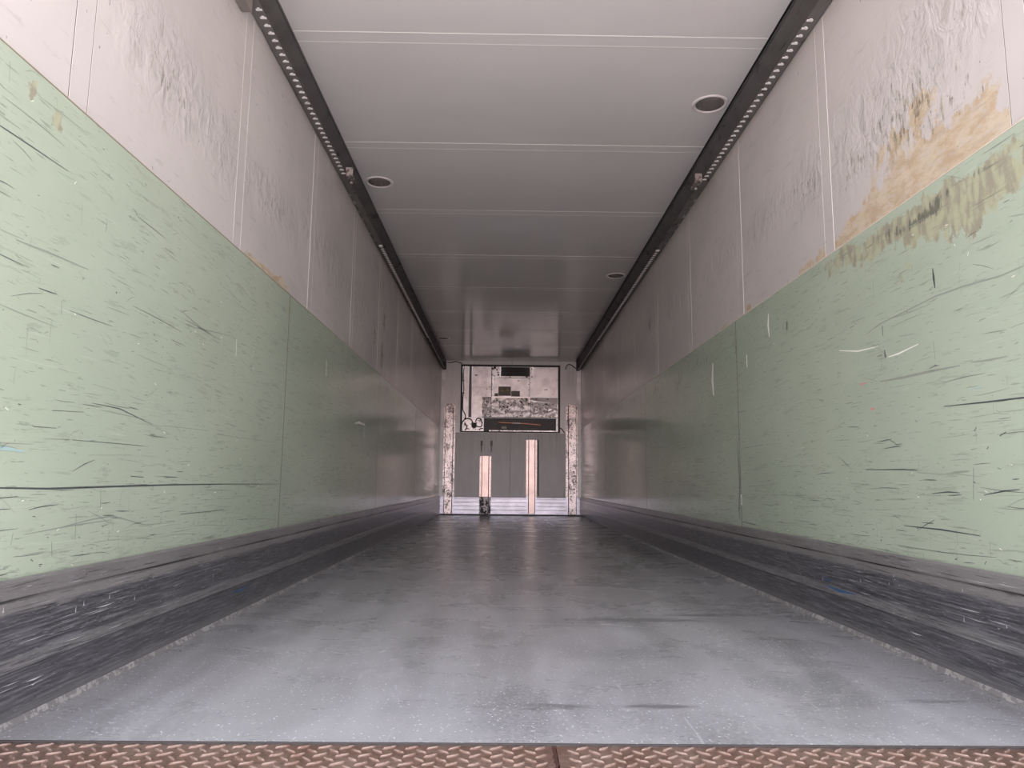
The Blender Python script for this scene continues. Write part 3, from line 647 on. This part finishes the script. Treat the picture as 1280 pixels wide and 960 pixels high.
# ------------------------------------------------------------------ load rails along both ceiling corners
def lug_mesh(s):
    m = MB()
    pr = [(-.0125, 0), (.0125, 0), (.0125, -.004), (-.0125, -.004)]
    m.box(-.0135, -.0055, -.003, .0135, .0055, 0)
    a, b = sorted((s*.001-.005, s*.001+.006)); m.box(a, -.0125, -.003, b, -.002, 0)
    return m
for s in (-1, 1):
    X = lambda d: s*(W-d)
    side = 'left' if s < 0 else 'right'
    root = thing('load_rail', 'dark steel slotted load rail along the top of the %s wall' % side, 'rail', None, 'slotted load rails along the ceiling')
    zf = 2.562 if s < 0 else 2.554
    prof = [(X(0), zf), (X(.052), zf), (X(.052), zf+.004), (X(.004), zf+.004), (X(.004), H-.006), (X(.066), H-.006), (X(.066), H-.022), (X(.074), H-.022), (X(.074), H-.0005), (X(0), H-.0005)]
    m = MB().prism([(a, b) for a, b in prof[:4]]+[(X(.004), zf+.01), (X(0), zf+.01)], 'y', Y0, D-.03, 1)
    m.prism([(X(0), zf+.01), (X(.004), zf+.01), (X(.004), H-.006), (X(.066), H-.006), (X(.066), H-.012), (X(.074), H-.012), (X(.074), H-.0005), (X(0), H-.0005)], 'y', Y0, D-.03, 0)
    m.build('channel', [RAIL, RAILD], root)
    # folded pressed lip down the cove
    MB().prism([(X(.0045), zf+.05), (X(.026), zf+.085), (X(.066), H-.013), (X(.0045), H-.013)], 'y', Y0, D-.03).build('cove_plate', RAIL, root)
    if s > 0: MB().box(*(lambda a: (a[0], Y0, H-.0045, a[1], D-.03, H-.0005))(sorted((X(.0745), X(.0835))))).build('rubber_gasket', BLACK, root)
    # slot lugs: 31 in the near run, the rest from 6.06 m on
    LY0, LY1, LY2 = (2.883, 6.045, 9.86)
    first = None; ys = [LY0+.0554*k for k in range(31)]+[LY1+.0554*k for k in range(69)]
    for k, y in enumerate(ys):
        if first is None: first = lug_mesh(s).build('slot_lug', LUG, root); o = first
        else: o = first.copy(); COL.objects.link(o); o.parent = root
        o.location = (X(.0375), y, zf)
    # end stop with locking bolt at 4.7 m, small end plates at 6.0 and 10.0 m
    x0, x1 = sorted((X(.045), X(.092)))
    m = MB().box(x0, 4.572, zf-.004, x1, 4.583, zf+.055).box(x0, 4.583, zf-.004, x1, 4.71, zf+.004)
    es = m.build('end_stop', specked('galvanised_stop', (.42, .37, .36), (.15, .12, .11), .45, .3, .5, 40), root, bevel=.0015)
    MB().disc((X(.068), 4.650, zf-.004), .020, 'z', -.012, 12).build('lock_bolt', plain('bolt_dark', (.09, .075, .07), .4, .4), es)
    MB().disc((X(.068), 4.650, zf-.016), .009, 'z', -.008, 8).build('bolt_tip', plain('bolt_tip_bright', (.55, .50, .50), .4, .3), es)
    x0, x1 = sorted((X(.022), X(.052)))
    for y in (6.015, 9.90): MB().box(x0, y-.02, zf-.006, x1, y+.02, zf).build('run_plate', LUG, root)
    x0, x1 = sorted((X(.040), X(.052)))
    MB().box(x0, 9.95, zf-.010, x1, D-.06, zf).build('rail_edging', specked('edging_alu', (.62, .57, .58), (.3, .27, .27), .35, .3, .6, 6), root)
    # chipped places where paint is gone between the runs
    r = random.Random(11+s); bare = plain('bare_metal', (.45, .43, .42), .4, .3)
    for k in range(7):
        y = 4.85+.16*k+r.random()*.06; a, b = sorted((X(.002), X(.002+r.uniform(.004, .014)))); MB().box(a, y, zf-.0012, b, y+r.uniform(.02, .06), zf).build('bare_patch', bare, root)
    x0, x1 = sorted((X(.014), X(.078)))
    MB().box(x0, D-.029, 2.535, x1, D-.0005, 2.69).build('end_cap', BLACK, root, bevel=.004)
    settle(root, (X(.03), Y0, zf))

# plate fixed to the wall under the near end of the left rail
m = MB().box(-W-.003, Y0, 2.490, -W+.040, 2.80, 2.5615)
tag(m.build('mounting_plate', specked('plate_taupe', (.27, .24, .22), (.18, .16, .14), .45, .2, .6, 20), bevel=.003), 'taupe metal mounting plate under the near end of the left load rail', 'plate')
clip = thing('cable_clip', 'small white cable clip with a black pin on the ceiling edge beside the left rail', 'clip', None)
MB().box(-1.155, 2.86, H-.02, -1.132, 2.90, H).build('clip_body', plain('clip_white', (.85, .78, .72), .5), clip, bevel=.003)
MB().disc((-1.166, 2.915, H-.03), .006, 'z', .02, 8).tube([(-1.160, 2.90, H-.012), (-1.164, 2.915, H-.018), (-1.166, 2.945, H-.026)], .004, 6).build('pin', BLACK, clip)
settle(clip, (-1.15, 2.89, H))

# ------------------------------------------------------------------ round ceiling lamps
def lamp(label, x, y):
    root = thing('ceiling_lamp', label, 'lamp', None, 'round lamps set into the ceiling')
    m = MB(); n = 40
    rings = [(.101, 0), (.100, -.004), (.094, -.007), (.086, -.007), (.081, -.003), (.079, .0)]
    for r, z in rings:
        for k in range(n): a = 2*math.pi*k/n; m.v.append((x+r*math.cos(a), y+r*math.sin(a), H+z))
    for q in range(len(rings)-1):
        for k in range(n): j = (k+1) % n; m.f.append((q*n+k, q*n+j, q*n+n+j, q*n+n+k)); m.mi.append(0)
    m.build('bezel', BEZEL, root, smooth=True)
    m = MB(); rings = [(.080, -.001), (.070, -.0016), (.066, -.0045), (.05, -.0055), (.025, -.006), (.001, -.0062)]
    for r, z in rings:
        for k in range(n): a = 2*math.pi*k/n; m.v.append((x+r*math.cos(a), y+r*math.sin(a), H+z))
    for q in range(len(rings)-1):
        for k in range(n): j = (k+1) % n; m.f.append((q*n+k, q*n+j, q*n+n+j, q*n+n+k)); m.mi.append(0)
    m.build('lens', LENS, root, smooth=True)
    settle(root, (x, y, H))
lamp('round unlit lamp on the ceiling near the right rail, the nearest and largest', 1.036, 3.852)
lamp('round unlit lamp on the ceiling beside the end stop of the left rail', -1.040, 5.0)
lamp('small distant round lamp on the ceiling beside the right rail', 1.030, 7.287)
lamp('farthest round lamp, a dark sliver on the ceiling by the left rail', -1.040, 10.67)

# ------------------------------------------------------------------ rusty checker plates at the threshold
RUST = Mat('rusty_checker_steel')
_a = RUST.noise((1, 1, 1), 9, 5, .65); _b = RUST.noise((1, 1, 1), 70, 4, .6); _h = RUST.xyz(2)
_base = RUST.mix(RUST.step(_a, .32, .68), (.19, .108, .085), (.265, .18, .15))
_base = RUST.mix(RUST.mul(RUST.step(_b, .42, .66), .55), _base, (.10, .058, .043))
_base = RUST.mix(RUST.mul(RUST.step(_h, -.0045, -.0025), RUST.step(_b, .36, .55)), _base, (.38, .28, .24))
RUST = RUST.out(_base, .5, .35, RUST.bump(_b, .5, .0008))
RUSTD = plain('dark_rust', (.06, .018, .012), .9)
ZP = -.0055
def lug(m, cx, cy, ang, L=.034, wd=.0085, h=.0036):
    ca, sa = math.cos(ang), math.sin(ang); i = len(m.v)
    base, top = [], []
    for u, v in ((-.5, 0), (-.3, .38), (0, .5), (.3, .38), (.5, 0), (.3, -.38), (0, -.5), (-.3, -.38)):
        px, py = u*L, v*wd
        base.append((cx+px*ca-py*sa, cy+px*sa+py*ca, ZP)); px *= .74; py *= .45
        top.append((cx+px*ca-py*sa, cy+px*sa+py*ca, ZP+h))
    m.v += base+top
    for k in range(8): j = (k+1) % 8; m.f.append((i+k, i+j, i+8+j, i+8+k)); m.mi.append(0)
    m.f.append(tuple(i+8+k for k in range(8))); m.mi.append(0)
for label, xa, xb in (('rusty checker plate across the left half of the threshold', -W-.003, -.006), ('rusty checker plate across the right half of the threshold', .002, W+.003)):
    m = MB()
    m.box(xa, Y0, ZP-.006, xb, YF-.0025, ZP)
    r = random.Random(3)
    P1 = .045
    for a in range(-30, 31):
        for b in range(0, 9):
            for off, ang in ((0, math.radians(33)), (.5, math.radians(-38))):
                cx = (a+off)*P1+.012; cy = YF-.018-(b+off)*.0445
                if cx-.016 < xa or cx+.016 > xb or cy < Y0+.02 or cy > YF-.014: continue
                lug(m, cx+r.gauss(0, .0006), cy+r.gauss(0, .0006), ang+r.gauss(0, .04), L=.034*r.uniform(.9, 1.08))
    o = m.build('checker_plate', [RUST], fix=True); tag(o, label, 'metal plate', 'rusty checker plates at the threshold')
# jagged rust seam between the plates
m = MB(); r = random.Random(2); pts = []
n = 26
for k in range(n+1):
    y = Y0+(YF-.004-Y0)*k/n; c = -.0025-.010*(1-k/n)*.3+r.gauss(0, .0012); w = .0036*r.uniform(.4, 1.4)
    pts.append((c-w, c+w, y))
for k in range(n):
    a, b = pts[k], pts[k+1]; m.quad((a[0], a[2], ZP+.001), (a[1], a[2], ZP+.001), (b[1], b[2], ZP+.001), (b[0], b[2], ZP+.001))
o = m.build('trim_5', RUSTD); struct(o)
struct(MB().box(-W-.003, Y0, -.04, W+.003, YF, ZP-.0062).build('trim_6', RUSTD))
# rounded floor front lip
struct(MB().box(-W-.003, YF-.002, ZP+.0005, W+.003, YF+.001, -.0005).build('trim_7', plain('dark_lip', (.06, .05, .05), .7)))
bpy.context.view_layer.update()
